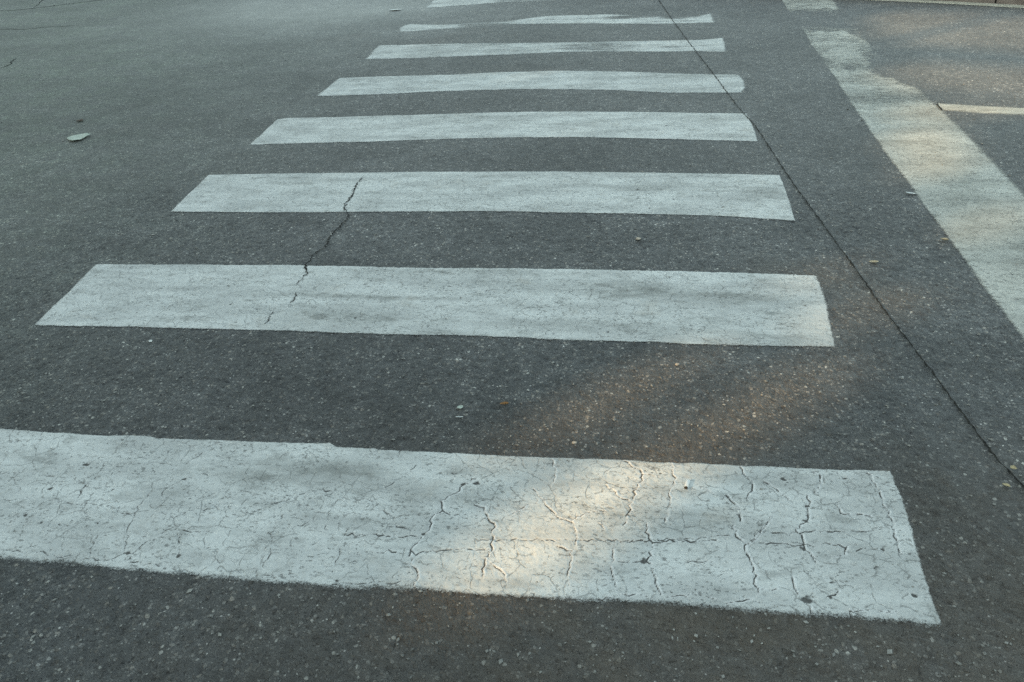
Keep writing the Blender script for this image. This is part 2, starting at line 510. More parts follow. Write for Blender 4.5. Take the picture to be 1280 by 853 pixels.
def marking(name, top, bot, left, right, mat, res, soft, z=0.0032, cracks=(), holes=(), wear=None, dirt=None,
            softs=None, x_range=None, y_pad=0.03, base=1.0, lipx=None, wob=0.0, seed=3):
    ft, fb = edge_fn(top), edge_fn(bot)
    fl, fr = edge_fn(left, 1), edge_fn(right, 1)
    allp = np.vstack([G(top), G(bot), G(left), G(right)])
    x0, y0 = allp.min(0) - y_pad
    x1, y1 = allp.max(0) + y_pad
    xs = np.arange(x0, x1 + res, res)
    ys = np.arange(y0, y1 + res, res)
    X, Y = np.meshgrid(xs, ys)
    wv = (fbm(X, Y, 9, seed) - 0.5) * wob
    softs = softs or dict(t=soft, b=soft, l=soft, r=soft)
    sd = {'t': ft(X) - Y, 'b': Y - fb(X), 'l': X - fl(Y), 'r': fr(Y) - X}
    cov = np.full(X.shape, base)
    for k in sd:
        cov = np.minimum(cov, 0.5 + (sd[k] + wv) / (2 * softs[k]))
    if wear is not None:
        cov = cov - wear(X, Y)
    cov = np.clip(cov, -1, base)
    crack = np.zeros(X.shape)
    lip = np.zeros(X.shape)
    rng = np.random.default_rng(seed)
    for P, w, s, l in cracks:
        Q = jitter(G(P), 0.009, 0.0029, rng)
        n = len(Q)
        t = np.arange(n)
        mod = np.clip(0.75 + 0.55 * np.sin(t * 0.9 + rng.random() * 6) * rng.random(n) + rng.normal(0, 0.18, n), 0.15, 1.5)
        stamp(crack, xs, ys, Q, w * mod, np.clip(s * (0.6 + 0.5 * mod), 0, 1))
        if l > 0:
            off = np.array([0.0024, 0.0005]) + 0 * Q
            stamp(lip, xs, ys, Q + off * (0.8 + w * 260), (0.0012 + w * 0.85) * (0.6 + 0.5 * mod), np.clip(l * 1.25 * mod, 0, 1))
    for u, v, r in holes:
        p = G([(u, v)])[0]
        k = r * 0.0017
        m = (np.abs(X - p[0]) < 0.08) & (np.abs(Y - p[1]) < 0.08)
        d = np.hypot((X[m] - p[0]) * 0.7, (Y[m] - p[1]) * 0.9) + (vnoise(X[m], Y[m], 150, 5) - 0.35) * 0.011
        crack[m] = np.maximum(crack[m], 0.85 * np.exp(-(np.maximum(d, 0) / (k * 0.8 + 0.0015)) ** 2))
    lip = lip * (1 - np.clip(crack * 1.1, 0, 1))
    dr = np.zeros(X.shape) if dirt is None else dirt(X, Y)
    Z = z + 0.0022 * lip - 0.0030 * np.clip(crack, 0, 1) + 0.0007 * (fbm(X, Y, 22, 8) - 0.5)
    Z = Z - 0.0040 * np.clip(0.85 - cov, 0, 0.6)
    if res < 0.007:
        hr = relief(X, Y)
        Z = np.maximum(Z + 0.45 * hr, hr + 0.0005)
    Z = np.maximum(Z, 0.0006) if res >= 0.007 else Z
    o = grid_object(name, xs, ys, Z, mat, dict(cover=cov, crack=crack, lip=lip, dirt=dr), keep=cov > -0.6)
    return o


def blobs(lst, streak=False):
    """soft ellipses given at survey points: (u, v, ru(m), rv(m), amount)"""
    L = [(G([(u, v)])[0], a, b, s) for u, v, a, b, s in lst]

    def f(X, Y):
        r = np.zeros(X.shape)
        wx = (fbm(X, Y, 6, 21) - 0.5) * 0.25
        for p, a, b, s in L:
            d = ((X - p[0]) / a) ** 2 + ((Y - p[1]) / b) ** 2
            v = s * np.exp(-np.maximum(d + wx * 3, 0) ** 1.5)
            r = np.maximum(r, v) if s > 0 else r + v
        return r * (0.45 + 1.1 * fbm(X * 0.16, Y, 16, 31, 4)) if streak else r
    return f


GRP = 'painted stripes of the zebra crossing'
S1cr = [(p, 0.0015, 0.75, 0.75 if p[0][0] > 560 else 0.05) for p in FINE] + \
       [(p, 0.0019, 0.95, 1.0) for p in MAIN] + [(p, 0.0017, 0.85, 0.35) for p in DASH]
stripes = []
s = marking('crossing_stripe',
            [(-900, 480), (-300, 515), (0, 537), (60, 541), (125, 545), (188, 546), (196, 548), (250, 550), (320, 553), (400, 556), (412, 555), (420, 559.5), (466, 560), (474, 563), (640, 572), (800, 577), (960, 584), (1112, 590)],
            [(-900, 600), (-300, 668), (0, 697), (160, 711), (320, 726), (480, 739), (640, 750), (800, 762), (960, 775), (1060, 783), (1177, 791)],
            [(-205, 520), (-500, 680)],
            [(1111, 588), (1122, 612), (1130, 635), (1140, 665), (1155, 715), (1170, 755), (1184, 795)],
            M_PAINT, 0.0027, 0.006, cracks=S1cr, holes=HOLES,
            softs=dict(t=0.009, b=0.034, l=0.01, r=0.011), wob=0.010,
            dirt=blobs([(405, 588, 0.17, 0.045, 0.75), (330, 597, 0.13, 0.035, 0.6), (845, 650, 0.22, 0.05, 0.30), (760, 670, 0.2, 0.03, 0.2), (560, 610, 0.15, 0.06, 0.25), (1000, 640, 0.12, 0.06, 0.15), (40, 590, 0.10, 0.04, 0.25)]),
            wear=blobs([(640, 752, 0.35, 0.03, 0.22), (900, 765, 0.40, 0.06, 0.34), (1070, 764, 0.25, 0.08, 0.36), (1150, 740, 0.04, 0.10, 0.26), (1000, 600, 0.2, 0.03, 0.2)]))
stripes.append(tag(s, 'nearest and largest white crossing stripe, heavily cracked, with a cigarette end on it', 'crossing stripe', GRP))

S2c = [([(382, 333), (384, 342), (378, 351), (371, 355), (377, 361)], 0.0016, 0.9, 0), ([(371, 366), (368, 375), (361, 381)], 0.0015, 0.9, 0),
       ([(343, 390), (338, 395), (335, 403), (330, 405)], 0.0016, 0.9, 0), ([(115, 392), (108, 395)], 0.002, .8, 0),
       ([(420, 380), (470, 378), (540, 380)], 0.0012, .5, 0), ([(880, 378), (890, 372), (905, 365)], 0.0015, .6, 0.2), ([(860, 388), (845, 396), (838, 404)], 0.0015, .5, 0.2),
       ([(850, 415), (880, 425), (900, 430)], 0.0015, .6, 0), ([(975, 375), (968, 385), (975, 392)], 0.0015, .6, 0), ([(920, 405), (930, 412), (932, 420)], .0014, .5, 0),
       ([(620, 388), (600, 400), (600, 410)], .0014, .5, 0.1), ([(990, 417), (1000, 418)], .002, .7, 0)]
s = marking('crossing_stripe',
            [(120, 331), (250, 331.5), (360, 332), (500, 335), (720, 337), (860, 340), (1022, 345)],
            [(40, 407), (160, 409), (300, 412.5), (360, 414), (480, 418), (600, 420), (700, 425), (800, 428), (920, 432), (1046, 434.5)],
            [(122, 330), (42, 408)], [(1019, 343), (1024, 354), (1032, 380), (1044, 436)], M_PAINT, 0.0045, 0.007, cracks=S2c, wob=0.007,
            holes=[(640, 358, 4), (708, 376, 2), (610, 372, 3), (575, 373, 3), (720, 370, 3), (760, 416, 5), (285, 358, 2.5), (288, 381, 2), (943, 389, 3), (445, 398, 3)],
            softs=dict(t=0.011, b=0.014, l=0.014, r=0.018),
            dirt=blobs([(460, 372, 0.34, 0.014, 0.75), (430, 397, 0.26, 0.05, 0.55), (790, 365, 0.20, 0.06, 0.70), (910, 372, 0.22, 0.05, 0.60), (760, 410, 0.35, 0.05, 0.40), (640, 342, 0.4, 0.02, 0.3), (900, 405, 0.25, 0.05, 0.3), (560, 340, 0.5, 0.02, 0.3), (980, 400, .12, .08, .25), (200, 345, .1, .03, .2)]), seed=13)
stripes.append(tag(s, 'second nearest white crossing stripe, thin forked crack near its left third and grey scuffs', 'crossing stripe', GRP))

S3c = [([(456, 221), (446, 230), (444, 236), (441, 245), (433, 254), (430, 264)], 0.0035, 1.0, 0)]
rng3 = np.random.default_rng(5)
for u, v in [(650, 245), (690, 250), (720, 240), (760, 245), (780, 235), (820, 240), (850, 250), (880, 240), (885, 250), (670, 235), (740, 255), (800, 255), (910, 240), (560, 245), (590, 235), (640, 255), (330, 240), (280, 240), (395, 250)]:
    a = rng3.uniform(0, 3)
    S3c.append(([(u + rng3.uniform(-18, -8), v + rng3.uniform(-6, 6)), (u, v), (u + rng3.uniform(8, 22), v + rng3.uniform(-7, 7))], 0.0022, 0.55, 0))
s = marking('crossing_stripe',
            [(260, 219), (400, 217), (520, 215.5), (700, 215), (850, 217), (977, 219.5)],
            [(211, 265), (330, 266), (430, 265.5), (520, 265), (620, 264.5), (700, 266), (800, 268), (900, 270), (960, 274), (995, 276.5)],
            [(262, 218), (212, 266)], [(974, 218), (985, 248), (994, 278)], M_PAINT, 0.006, 0.010, cracks=S3c, wob=0.008,
            holes=[(797, 238, 5), (242, 249, 3), (950, 242, 3)],
            dirt=blobs([(800, 236, .12, .04, .4), (955, 242, .10, .07, .45), (600, 222, .5, .03, .2), (300, 225, .2, .04, .15)]), seed=23)
stripes.append(tag(s, 'third white crossing stripe, crossed by the jagged dark crack left of centre', 'crossing stripe', GRP))

s = marking('crossing_stripe',
            [(346, 150), (360, 148), (420, 147), (480, 145), (560, 143), (640, 140.5), (720, 140), (800, 140.5), (880, 142), (938, 142.5)],
            [(310, 181.5), (400, 179), (480, 177), (560, 174), (640, 172.5), (720, 172), (800, 173.5), (880, 175.5), (949, 177.5)],
            [(353, 146), (344, 152), (312, 182)], [(932, 140), (940, 155), (948, 179)], M_PAINT, 0.009, 0.014, wob=0.010,
            cracks=[(([(u - 12, v + 3), (u, v), (u + 14, v - 2)]), 0.003, 0.5, 0) for u, v in [(475, 167), (495, 160), (640, 163), (680, 165), (720, 158), (760, 165), (800, 155), (835, 157), (600, 168)]],
            holes=[(452, 149, 4), (833, 158, 4), (658, 151, 3)],
            dirt=blobs([(560, 148, .5, .05, .2), (900, 150, .2, .06, .3), (350, 152, .05, .04, .4)]), seed=33)
stripes.append(tag(s, 'fourth white crossing stripe, right end nicked by the long straight seam', 'crossing stripe', GRP))

s = marking('crossing_stripe',
            [(423, 98), (480, 96), (560, 94), (620, 91), (700, 89), (780, 90), (860, 93), (924, 94)],
            [(394, 120.5), (460, 119), (540, 115), (640, 112), (700, 112), (760, 113), (840, 116.3), (928, 116.5)],
            [(427, 96), (396, 121)], [(915, 92), (924, 95), (929, 101), (930, 110), (925, 119)], M_PAINT2, 0.012, 0.022, wob=0.014,
            cracks=[(([(u, v - 5), (u + 3, v), (u - 3, v + 5)]), 0.004, 0.5, 0) for u, v in [(820, 100), (842, 104), (780, 103), (740, 98)]],
            dirt=blobs([(840, 96, .45, .07, .5), (700, 110, .4, .05, .2), (850, 112, .25, .05, .3), (460, 99, .2, .05, .15)]), base=0.95, seed=43)
stripes.append(tag(s, 'fifth white crossing stripe, gently bowed, rounded right end beyond the seam', 'crossing stripe', GRP))

s = marking('crossing_stripe',
            [(471, 57.5), (560, 55), (640, 54), (760, 52), (840, 51), (880, 50), (905, 47.5)],
            [(455, 74.5), (520, 73), (600, 70), (700, 66), (800, 65), (870, 64.5), (909, 65.5)],
            [(476, 55), (457, 75)], [(903, 46), (905, 56), (908, 67)], M_PAINT2, 0.014, 0.03, wob=0.02,
            wear=blobs([(740, 59, .42, .22, .50), (845, 59, .22, .05, .48), (880, 58, .06, .05, .4), (640, 64, .5, .08, .30), (600, 56, .8, .05, .38), (520, 59, .3, .1, .12), (740, 52, .5, .05, .5)], True),
            dirt=blobs([(560, 63, .7, .2, .28), (480, 65, .2, .2, .1)]), base=0.92, seed=53)
stripes.append(tag(s, 'sixth white crossing stripe, paint flaked into streaks toward its right half', 'crossing stripe', GRP))

s = marking('crossing_stripe',
            [(507, 30), (560, 29.5), (630, 27), (680, 21), (700, 20), (760, 18.5), (840, 20.5), (870, 20.5), (892, 16.5)],
            [(499, 40), (520, 39.6), (540, 38), (600, 34.5), (640, 31), (700, 29.8), (760, 30), (840, 30), (894, 28.5)],
            [(510, 29), (501, 35), (500, 41)], [(889, 15), (891, 22), (893, 30)], M_PAINT2, 0.016, 0.035, wob=0.03,
            wear=blobs([(607, 31, .30, .35, .52), (570, 37.5, .30, .11, .4), (560, 29.5, .4, .07, .7), (700, 28, .6, .03, .35), (790, 22, .35, .10, .55), (850, 21, .22, .14, .65), (830, 27, .25, .06, .30), (720, 24, .7, .04, .35), (860, 26.5, .2, .05, .35)], True), base=0.92, seed=63)
stripes.append(tag(s, 'seventh white crossing stripe, broken by a worn away gap left of centre', 'crossing stripe', GRP))

s = marking('crossing_stripe',
            [(547, -4), (620, -7), (700, -10), (870, -14)],
            [(531, 10.5), (560, 8.5), (610, 4.8), (660, 2.6), (720, 0.6), (780, -1), (880, -2)],
            [(549, -6), (532, 11)], [(874, -16), (882, 2)], M_PAINT2, 0.018, 0.035, wob=0.03,
            wear=blobs([(640, 3, .30, .2, .45), (720, 0, .8, .12, .50), (700, -6, 1.2, .2, .4)], True), dirt=blobs([(590, 3, .3, .1, .2)]), base=0.92, seed=73)
stripes.append(tag(s, 'farthest white crossing stripe, partly cut by the top edge of the photo', 'crossing stripe', GRP))

# stop line (runs away from the camera) -------------------------------------------------
LE = [(975, -2), (985, 14), (1003, 37), (1013, 55), (1030, 80), (1044, 98), (1060, 125), (1085, 160), (1110, 195), (1150, 250), (1200, 318), (1240, 372), (1280, 428), (1340, 512)]
RE = [(1040, -2), (1052, 14), (1078, 40), (1092, 60), (1112, 78), (1135, 98), (1153, 115), (1175, 136), (1200, 160), (1240, 201), (1280, 243), (1340, 306)]
RP = [(1052, 14), (1040, -2)]


def stop_wear(X, Y):
    r = np.zeros(X.shape)
    c = lambda pts: [tuple(p) for p in G([(960 + x / 4, y / 4) for x, y in pts])]
    wob = (fbm(X, Y, 9, 91, 5) - 0.5)
    Xw, Yw = X + wob * 0.20, Y + (fbm(X, Y, 9, 97, 5) - 0.5) * 0.42
    gone = [[(20, 62), (420, 62), (520, 148), (100, 152)],
            [(390, 140), (470, 180), (520, 235), (560, 255), (500, 268), (515, 320), (555, 380), (640, 405), (720, 440), (800, 430), (700, 330), (560, 170)],
            [(330, 285), (430, 308), (470, 395), (400, 385), (345, 345)],
            [(210, 225), (290, 260), (345, 370), (300, 380), (220, 270)]]
    for gi, g in enumerate(gone):
        q = c(g)
        a = sum(inpoly(Xw + dx, Yw + dy, q) for dx, dy in ((0, 0), (.05, 0), (-.05, 0), (0, .14), (0, -.14), (.035, .1), (-.035, .1), (.035, -.1), (-.035, -.1))) / 9.0
        r = np.maximum(r, a * (0.95, 0.85, 0.42, 0.50)[gi])
    m = G([(1080, 150)])[0][1]
    far = np.clip((Y - m) / 1.2, 0, 1)
    r = np.maximum(r, 0.07 + 0.05 * far + 0.40 * far * (fbm(X, Y, 5, 77) - 0.35))
    # thin part between the worn pieces and the solid near part
    r = r + 0.20 * np.exp(-((Y - 3.75) / 0.10) ** 2)
    return r


s = marking('stop_line', RE[::-1] if False else [(970, -2.5), (1042, -3)], [(1600, 900), (2300, 900)],
            LE, RE, M_STOP, 0.011, 0.014, wear=stop_wear, softs=dict(t=0.02, b=0.02, l=0.014, r=0.035), wob=0.012,
            dirt=blobs([(1200, 240, .14, .5, .25), (1150, 140, .3, .3, .2), (1240, 290, .2, .4, .3), (1120, 130, .1, .3, .2)]), base=0.78, seed=83)
tag(s, 'wide off white stop line running away on the right, flaked off at its far end', 'stop line')

LL = marking('lane_line', [(1168, 129.5), (1220, 132.3), (1280, 135.5), (1500, 148)], [(1168, 138.5), (1220, 141), (1280, 144), (1500, 158)],
             [(1171, 128), (1176, 140)], [(1500, 140), (1502, 160)], M_YEL, 0.010, 0.030, z=0.0022, wob=0.02,
             wear=blobs([(1200, 139, .3, .03, .3)]), base=0.93, seed=93)
tag(LL, 'narrow pale yellowish lane line meeting the stop line at the right edge', 'lane line')

# ------------------------------------------------------------------ road
fx = np.arange(-7.2, 7.21, 0.035)
fy = np.arange(-1.5, 10.01, 0.035)
xs = np.concatenate([[-400, -150, -60, -30, -18, -12, -9], fx, [9, 12, 18, 30, 60, 150, 400]])
ys = np.concatenate([[-12, -9, -6, -4, -2.5, -2], fy, [11, 12.5]])
X, Y = np.meshgrid(xs, ys)
tone = np.ones(X.shape)
brown_tint = np.zeros(X.shape)
smooth = np.zeros(X.shape)
mask_i = slice(6, 6 + len(fy)), slice(7, 7 + len(fx))


def seg_field(pts, w, step=0.15, amp=0.012, seed=1):
    F = np.zeros((len(fy), len(fx)))
    Q = jitter(G(pts), step, amp, np.random.default_rng(seed))
    stamp(F, fx, fy, Q, np.full(len(Q), w), np.ones(len(Q)))
    out = np.zeros(X.shape)
    out[mask_i] = F
    return out


tone *= 1 - 0.16 * seg_field([(-40, 168), (0, 161), (90, 147), (170, 132), (250, 113), (310, 104)], 0.10)
tone *= 1 - 0.14 * seg_field([(0, 36), (100, 33), (220, 26)], 0.07)
tone *= 1 - 0.10 * seg_field([(560, 200), (700, 196), (900, 200)], 0.14)
tone *= 1 - 0.14 * seg_field([(640, 318), (800, 300), (900, 305)], 0.07)
tone *= 1 - 0.10 * seg_field([(0, 460), (300, 470), (560, 500)], 0.14)
tone *= 1 - 0.12 * seg_field([(1090, 480), (1130, 560), (1150, 640)], 0.05)
# paler, finer resurfaced strip between the seam and the ragged edge at bottom right
edgeP = G([(1080, 470), (1145, 545), (1165, 590), (1200, 640), (1230, 680), (1300, 745), (1420, 860)])
seamP = G([(823, 0), (840, 25), (862, 55), (890, 91), (920, 132), (945, 160), (993, 233), (1020, 270), (1060, 325), (1100, 382), (1150, 448), (1215, 535), (1245, 575), (1280, 611), (1350, 700)])
sw = np.interp(Y[mask_i], edgeP[::-1, 1][np.argsort(edgeP[::-1, 1])], edgeP[::-1, 0][np.argsort(edgeP[::-1, 1])])
wobs = (fbm(X[mask_i], Y[mask_i], 9, 55) - 0.5) * 0.05
se = np.clip((X[mask_i] - sw + wobs) / 0.05, 0, 1) * np.clip((0.98 - Y[mask_i]) / 0.45, 0, 1)
sm = np.zeros(X.shape)
sm[mask_i] = se
smooth = np.maximum(smooth, sm * 0.9)
tone *= 1 + 0.06 * sm
# brown tints, pale tones and polish, all soft
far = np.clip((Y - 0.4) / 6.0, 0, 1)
tone *= 1.04 + 0.68 * np.clip((Y + 0.2) / 1.9, 0, 1) + 0.06 * far + 0.50 * np.exp(-((X + 0.6) / 1.6) ** 2 - ((Y - 7.6) / 1.6) ** 2)  # paler with distance: haze and sky glare painted into the asphalt tone
pc = G([(430, 0)])[0]
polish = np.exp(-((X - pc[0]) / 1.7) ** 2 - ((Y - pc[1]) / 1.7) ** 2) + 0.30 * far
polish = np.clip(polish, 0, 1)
smooth = np.maximum(smooth, np.clip(1 - X, 0, 1) * np.clip((Y - 2.0) / 2.5, 0, 1) * 0.6)
brown_tint = np.maximum(brown_tint, 0.85 * np.clip((X - 0.9) / 1.3, 0, 1) * np.clip((0.72 - Y) / 0.75, 0, 1))  # browner towards the right foreground
brown_tint = np.maximum(brown_tint, 0.12 * np.clip((X - 3.9) / 0.4, 0, 1) * np.clip((Y - 2.6) / 1.0, 0, 1))
tone *= 1 + 0.22 * np.clip((X - 3.85) / 0.3, 0, 1) * np.clip((Y - 3.3) / 0.6, 0, 1)  # paler asphalt right of the stop line, sunlit brightness painted in
brown_tint = np.maximum(brown_tint, 0.8 * seg_field([(1165, 590), (1200, 640), (1230, 680), (1300, 745)], 0.03, 0.03, 0.01))
brown_tint = np.maximum(brown_tint, 0.45 * seg_field([(960, 335), (1030, 345), (1120, 370)], 0.10))
# greenish tint growing towards the left
green_tint = np.clip((0.9 - X - 0.12 * Y) / 2.6, 0, 1)
green_tint *= np.clip(np.hypot(X - pc[0], Y - pc[1]) / 2.2 - 0.3, 0, 1)
# the part of the road nearest the viewer is modelled stone by stone
cx = np.concatenate([xs[xs < -0.52], np.arange(-0.5, 3.5, 0.0042), xs[xs > 3.52]])
cy = np.concatenate([ys[ys < -0.47], np.arange(-0.45, 1.3, 0.0042), np.arange(1.3, 2.6, 0.0072), ys[ys > 2.62]])


def resample(F):
    ix = np.interp(cx, xs, np.arange(len(xs))); iy = np.interp(cy, ys, np.arange(len(ys)))
    x0 = np.minimum(ix.astype(int), len(xs) - 2); y0 = np.minimum(iy.astype(int), len(ys) - 2)
    wx = (ix - x0)[None, :]; wy = (iy - y0)[:, None]
    A0 = F[y0][:, x0] * (1 - wx) + F[y0][:, x0 + 1] * wx
    A1 = F[y0 + 1][:, x0] * (1 - wx) + F[y0 + 1][:, x0 + 1] * wx
    return A0 * (1 - wy) + A1 * wy


tone, brown_tint, smooth, polish, green_tint = [resample(f_) for f_ in (tone, brown_tint, smooth, polish, green_tint)]
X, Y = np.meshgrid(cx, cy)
road = grid_object('road', cx, cy, relief(X, Y) * (1 - 0.35 * smooth), M_ASPH, dict(tone=tone, brown_tint=brown_tint, smooth=smooth, polish=polish, green_tint=green_tint))
tag(road, kind='structure')

# ------------------------------------------------------------------ cracks and seam in the asphalt (narrow sunken tar lines)
M_CRACK = simple('dark_open_crack', (0.012, 0.012, 0.012), (0.03, 0.029, 0.027), 300, 0.95, 0.1)
M_SEAM = simple('earth_filled_seam', (0.014, 0.014, 0.014), (0.045, 0.043, 0.038), 150, 0.95, 0.1)


def ribbon(name, pts, w, z, mat, seed, step=0.012, amp=0.002, world=False, taper=True, wj=0.35):
    rng = np.random.default_rng(seed)
    Q = jitter(np.asarray(pts) if world else G(pts), step, amp, rng)
    n = len(Q)
    T = np.gradient(Q, axis=0)
    T /= np.linalg.norm(T, axis=1)[:, None] + 1e-9
    N = np.stack([-T[:, 1], T[:, 0]], 1)
    tt = np.linspace(0, 1, n)
    env = np.clip(np.minimum(tt, 1 - tt) * 8, 0.12, 1) if taper else np.ones(n)
    lo = w * env * np.clip(1 + rng.normal(0, wj, n), 0.25, 2.0)
    hi = w * env * np.clip(1 + rng.normal(0, wj, n), 0.25, 2.0)
    vs, fs = [], []
    for i in range(n):
        a = Q[i] - N[i] * lo[i]; b = Q[i] + N[i] * hi[i]
        vs += [(a[0], a[1], z), (b[0], b[1], z)]
    for i in range(n - 1):
        fs.append((2 * i, 2 * i + 1, 2 * i + 3, 2 * i + 2))
    o = pydata(name, vs, fs, mat, road)
    return o


seam = ribbon('seam', seamP, 0.0024, 0.0050, M_SEAM, 4, 0.012, 0.0014, world=True, taper=False, wj=0.55)
seam['label'] = 'long straight dark seam running through the right ends of the stripes'
ck = ribbon('crack', [(457, 219), (452, 224), (446, 230), (444, 236), (441, 245), (433, 254), (431, 262), (435, 267), (436, 271), (432, 277), (425, 284), (418, 291), (411, 298), (409, 306), (404, 312), (397, 316), (391, 321), (388, 327), (382, 331.5), (384, 342), (378, 350), (371, 355), (376, 360)], 0.0024, 0.0046, M_CRACK, 8, 0.008, 0.0032, wj=0.8)
ribbon('crack', [(371, 366), (368, 375), (361, 381)], 0.0012, 0.0046, M_CRACK, 18, 0.006, 0.0025, wj=0.6)
ribbon('crack', [(343, 390), (338, 395), (335, 403), (329, 408)], 0.0013, 0.0046, M_CRACK, 19, 0.006, 0.0025, wj=0.6)
ck['label'] = 'jagged dark crack across the third crossing stripe into the second'
ribbon('crack', [(-20, 15), (20, 13), (45, 10.5), (80, 6), (130, 0), (170, -5)], 0.007, 0.002, M_CRACK, 9, 0.04, 0.008)
ribbon('crack', [(40, 10.5), (48, 6), (52, 2), (58, -4)], 0.004, 0.0021, M_CRACK, 10, 0.05, 0.01)
ribbon('crack', [(-10, 37), (30, 37), (60, 34), (100, 32)], 0.005, 0.002, M_CRACK, 12, 0.05, 0.008)
ribbon('crack', [(0, 86), (10, 82), (20, 73)], 0.005, 0.002, M_CRACK, 14, 0.03, 0.006)
ribbon('crack', [(1172, 130), (1174, 135), (1178, 139)], 0.0035, 0.0045, M_CRACK, 15, 0.02, 0.004)

# ------------------------------------------------------------------ kerb, pavement, land
M_KERB = simple('weathered_kerb_stone', (0.155, 0.125, 0.115), (0.215, 0.180, 0.165), 14, 0.85, 0.3, 0.5, 0.003)
M_GUT = simple('pale_gutter_mortar', (0.30, 0.29, 0.25), (0.42, 0.40, 0.35), 40, 0.9, 0.2, 0.5, 0.002)
M_PAV = simple('brown_paving', (0.12, 0.10, 0.09), (0.18, 0.15, 0.135), 6, 0.85, 0.3, 0.5, 0.003)
M_LAND = simple('dry_verge_ground', (0.07, 0.075, 0.04), (0.13, 0.11, 0.07), 0.6, 0.95, 0.1)
kl = G([(1100, 0.3), (1190, 4.3), (1280, 9.2)])
kd = (kl[2] - kl[1]); kd /= np.linalg.norm(kd)
kerb_line = [np.array([-60., 10.6]), np.array([-12., 9.9]), np.array([-4., 9.3]), np.array([0.5, 8.6]), np.array([2.6, 7.75]), kl[0], kl[1], kl[2], kl[2] + kd * 1.2, kl[2] + kd * 2.4 + [0.3, 0.0], kl[2] + np.array([5.5, -1.5]), kl[2] + np.array([60., -4.])]
# arc-length resample into one-metre kerb stones
kp = np.array(kerb_line)
fine_k = []
for a, b in zip(kp[:-1], kp[1:]):
    n = max(1, int(np.linalg.norm(b - a) / 0.1))
    for i in range(n):
        fine_k.append(a + (b - a) * i / n)
fine_k = np.array(fine_k + [kp[-1]])
al = np.concatenate([[0], np.cumsum(np.linalg.norm(np.diff(fine_k, axis=0), axis=1))])
j0 = al[np.argmin(np.linalg.norm(fine_k - G([(1242, 7)])[0], axis=1))]
starts = np.arange(j0 % 1.0, al[-1] - 1.0, 1.0)
pt = lambda t: np.array([np.interp(t, al, fine_k[:, 0]), np.interp(t, al, fine_k[:, 1])])


def nrm_at(t):
    d = pt(t + 0.05) - pt(t - 0.05)
    d /= np.linalg.norm(d) + 1e-9
    return np.array([-d[1], d[0]])


vs, fs = [], []
for st in starts:
    if pt(st)[0] < -14 or pt(st)[0] > 16:
        continue
    ts = np.linspace(st + 0.006, st + 0.994, 4)
    H, W, c = 0.135 + random.uniform(-0.004, 0.004), 0.15, 0.018
    prof = [(0.0, -0.05), (0.004, H - c), (c * 0.35, H - c * 0.35), (c, H), (W, H), (W, -0.05)]
    b0 = len(vs)
    for t in ts:
        p, nn = pt(t), nrm_at(t)
        for o_, z_ in prof:
            q = p + nn * o_
            vs.append((q[0], q[1], z_))
    m = len(prof)
    for i in range(3):
        for k in range(m):
            k2 = (k + 1) % m
            fs.append((b0 + i * m + k, b0 + (i + 1) * m + k, b0 + (i + 1) * m + k2, b0 + i * m + k2))
    fs.append(tuple(b0 + k for k in range(m)))
    fs.append(tuple(b0 + 3 * m + k for k in reversed(range(m))))
kerb = pydata('kerb', vs, fs, M_KERB)
tag(kerb, kind='structure')
# mortar bed line at the foot of the kerb
vs, fs = [], []
tr = np.arange(0.3, al[-1] - 0.3, 0.12)
tr = np.array([t for t in tr if -13 < pt(t)[0] < 15])
for i, t in enumerate(tr):
    p, nn = pt(t), nrm_at(t)
    w = 0.050 + random.uniform(-0.008, 0.008)
    a, b = p - nn * w, p - nn * 0.002
    vs += [(a[0], a[1], 0.003), (a[0] + nn[0] * 0.01, a[1] + nn[1] * 0.01, 0.009), (b[0], b[1], 0.016)]
for i in range(len(tr) - 1):
    for k in range(2):
        fs.append((3 * i + k, 3 * i + 3 + k, 3 * i + 4 + k, 3 * i + 1 + k))
gut = pydata('mortar_bed', vs, fs, M_GUT, kerb)
# pavement behind the kerb and land to the horizon
vs, fs = [], []
pr = np.arange(0.3, al[-1] - 0.3, 0.5)
for t in pr:
    p, nn = pt(t), nrm_at(t)
    a, b = p + nn * 0.152, p + nn * 3.2
    vs += [(a[0], a[1], 0.128), (b[0], b[1], 0.128)]
for i in range(len(pr) - 1):
    fs.append((2 * i, 2 * i + 2, 2 * i + 3, 2 * i + 1))
pav = pydata('pavement', vs, fs, M_PAV)
tag(pav, kind='structure')
land = pydata('ground', [(-900, -900, -0.05), (900, -900, -0.05), (900, 900, -0.05), (-900, 900, -0.05)], [(0, 1, 2, 3)], M_LAND)
tag(land, kind='structure')


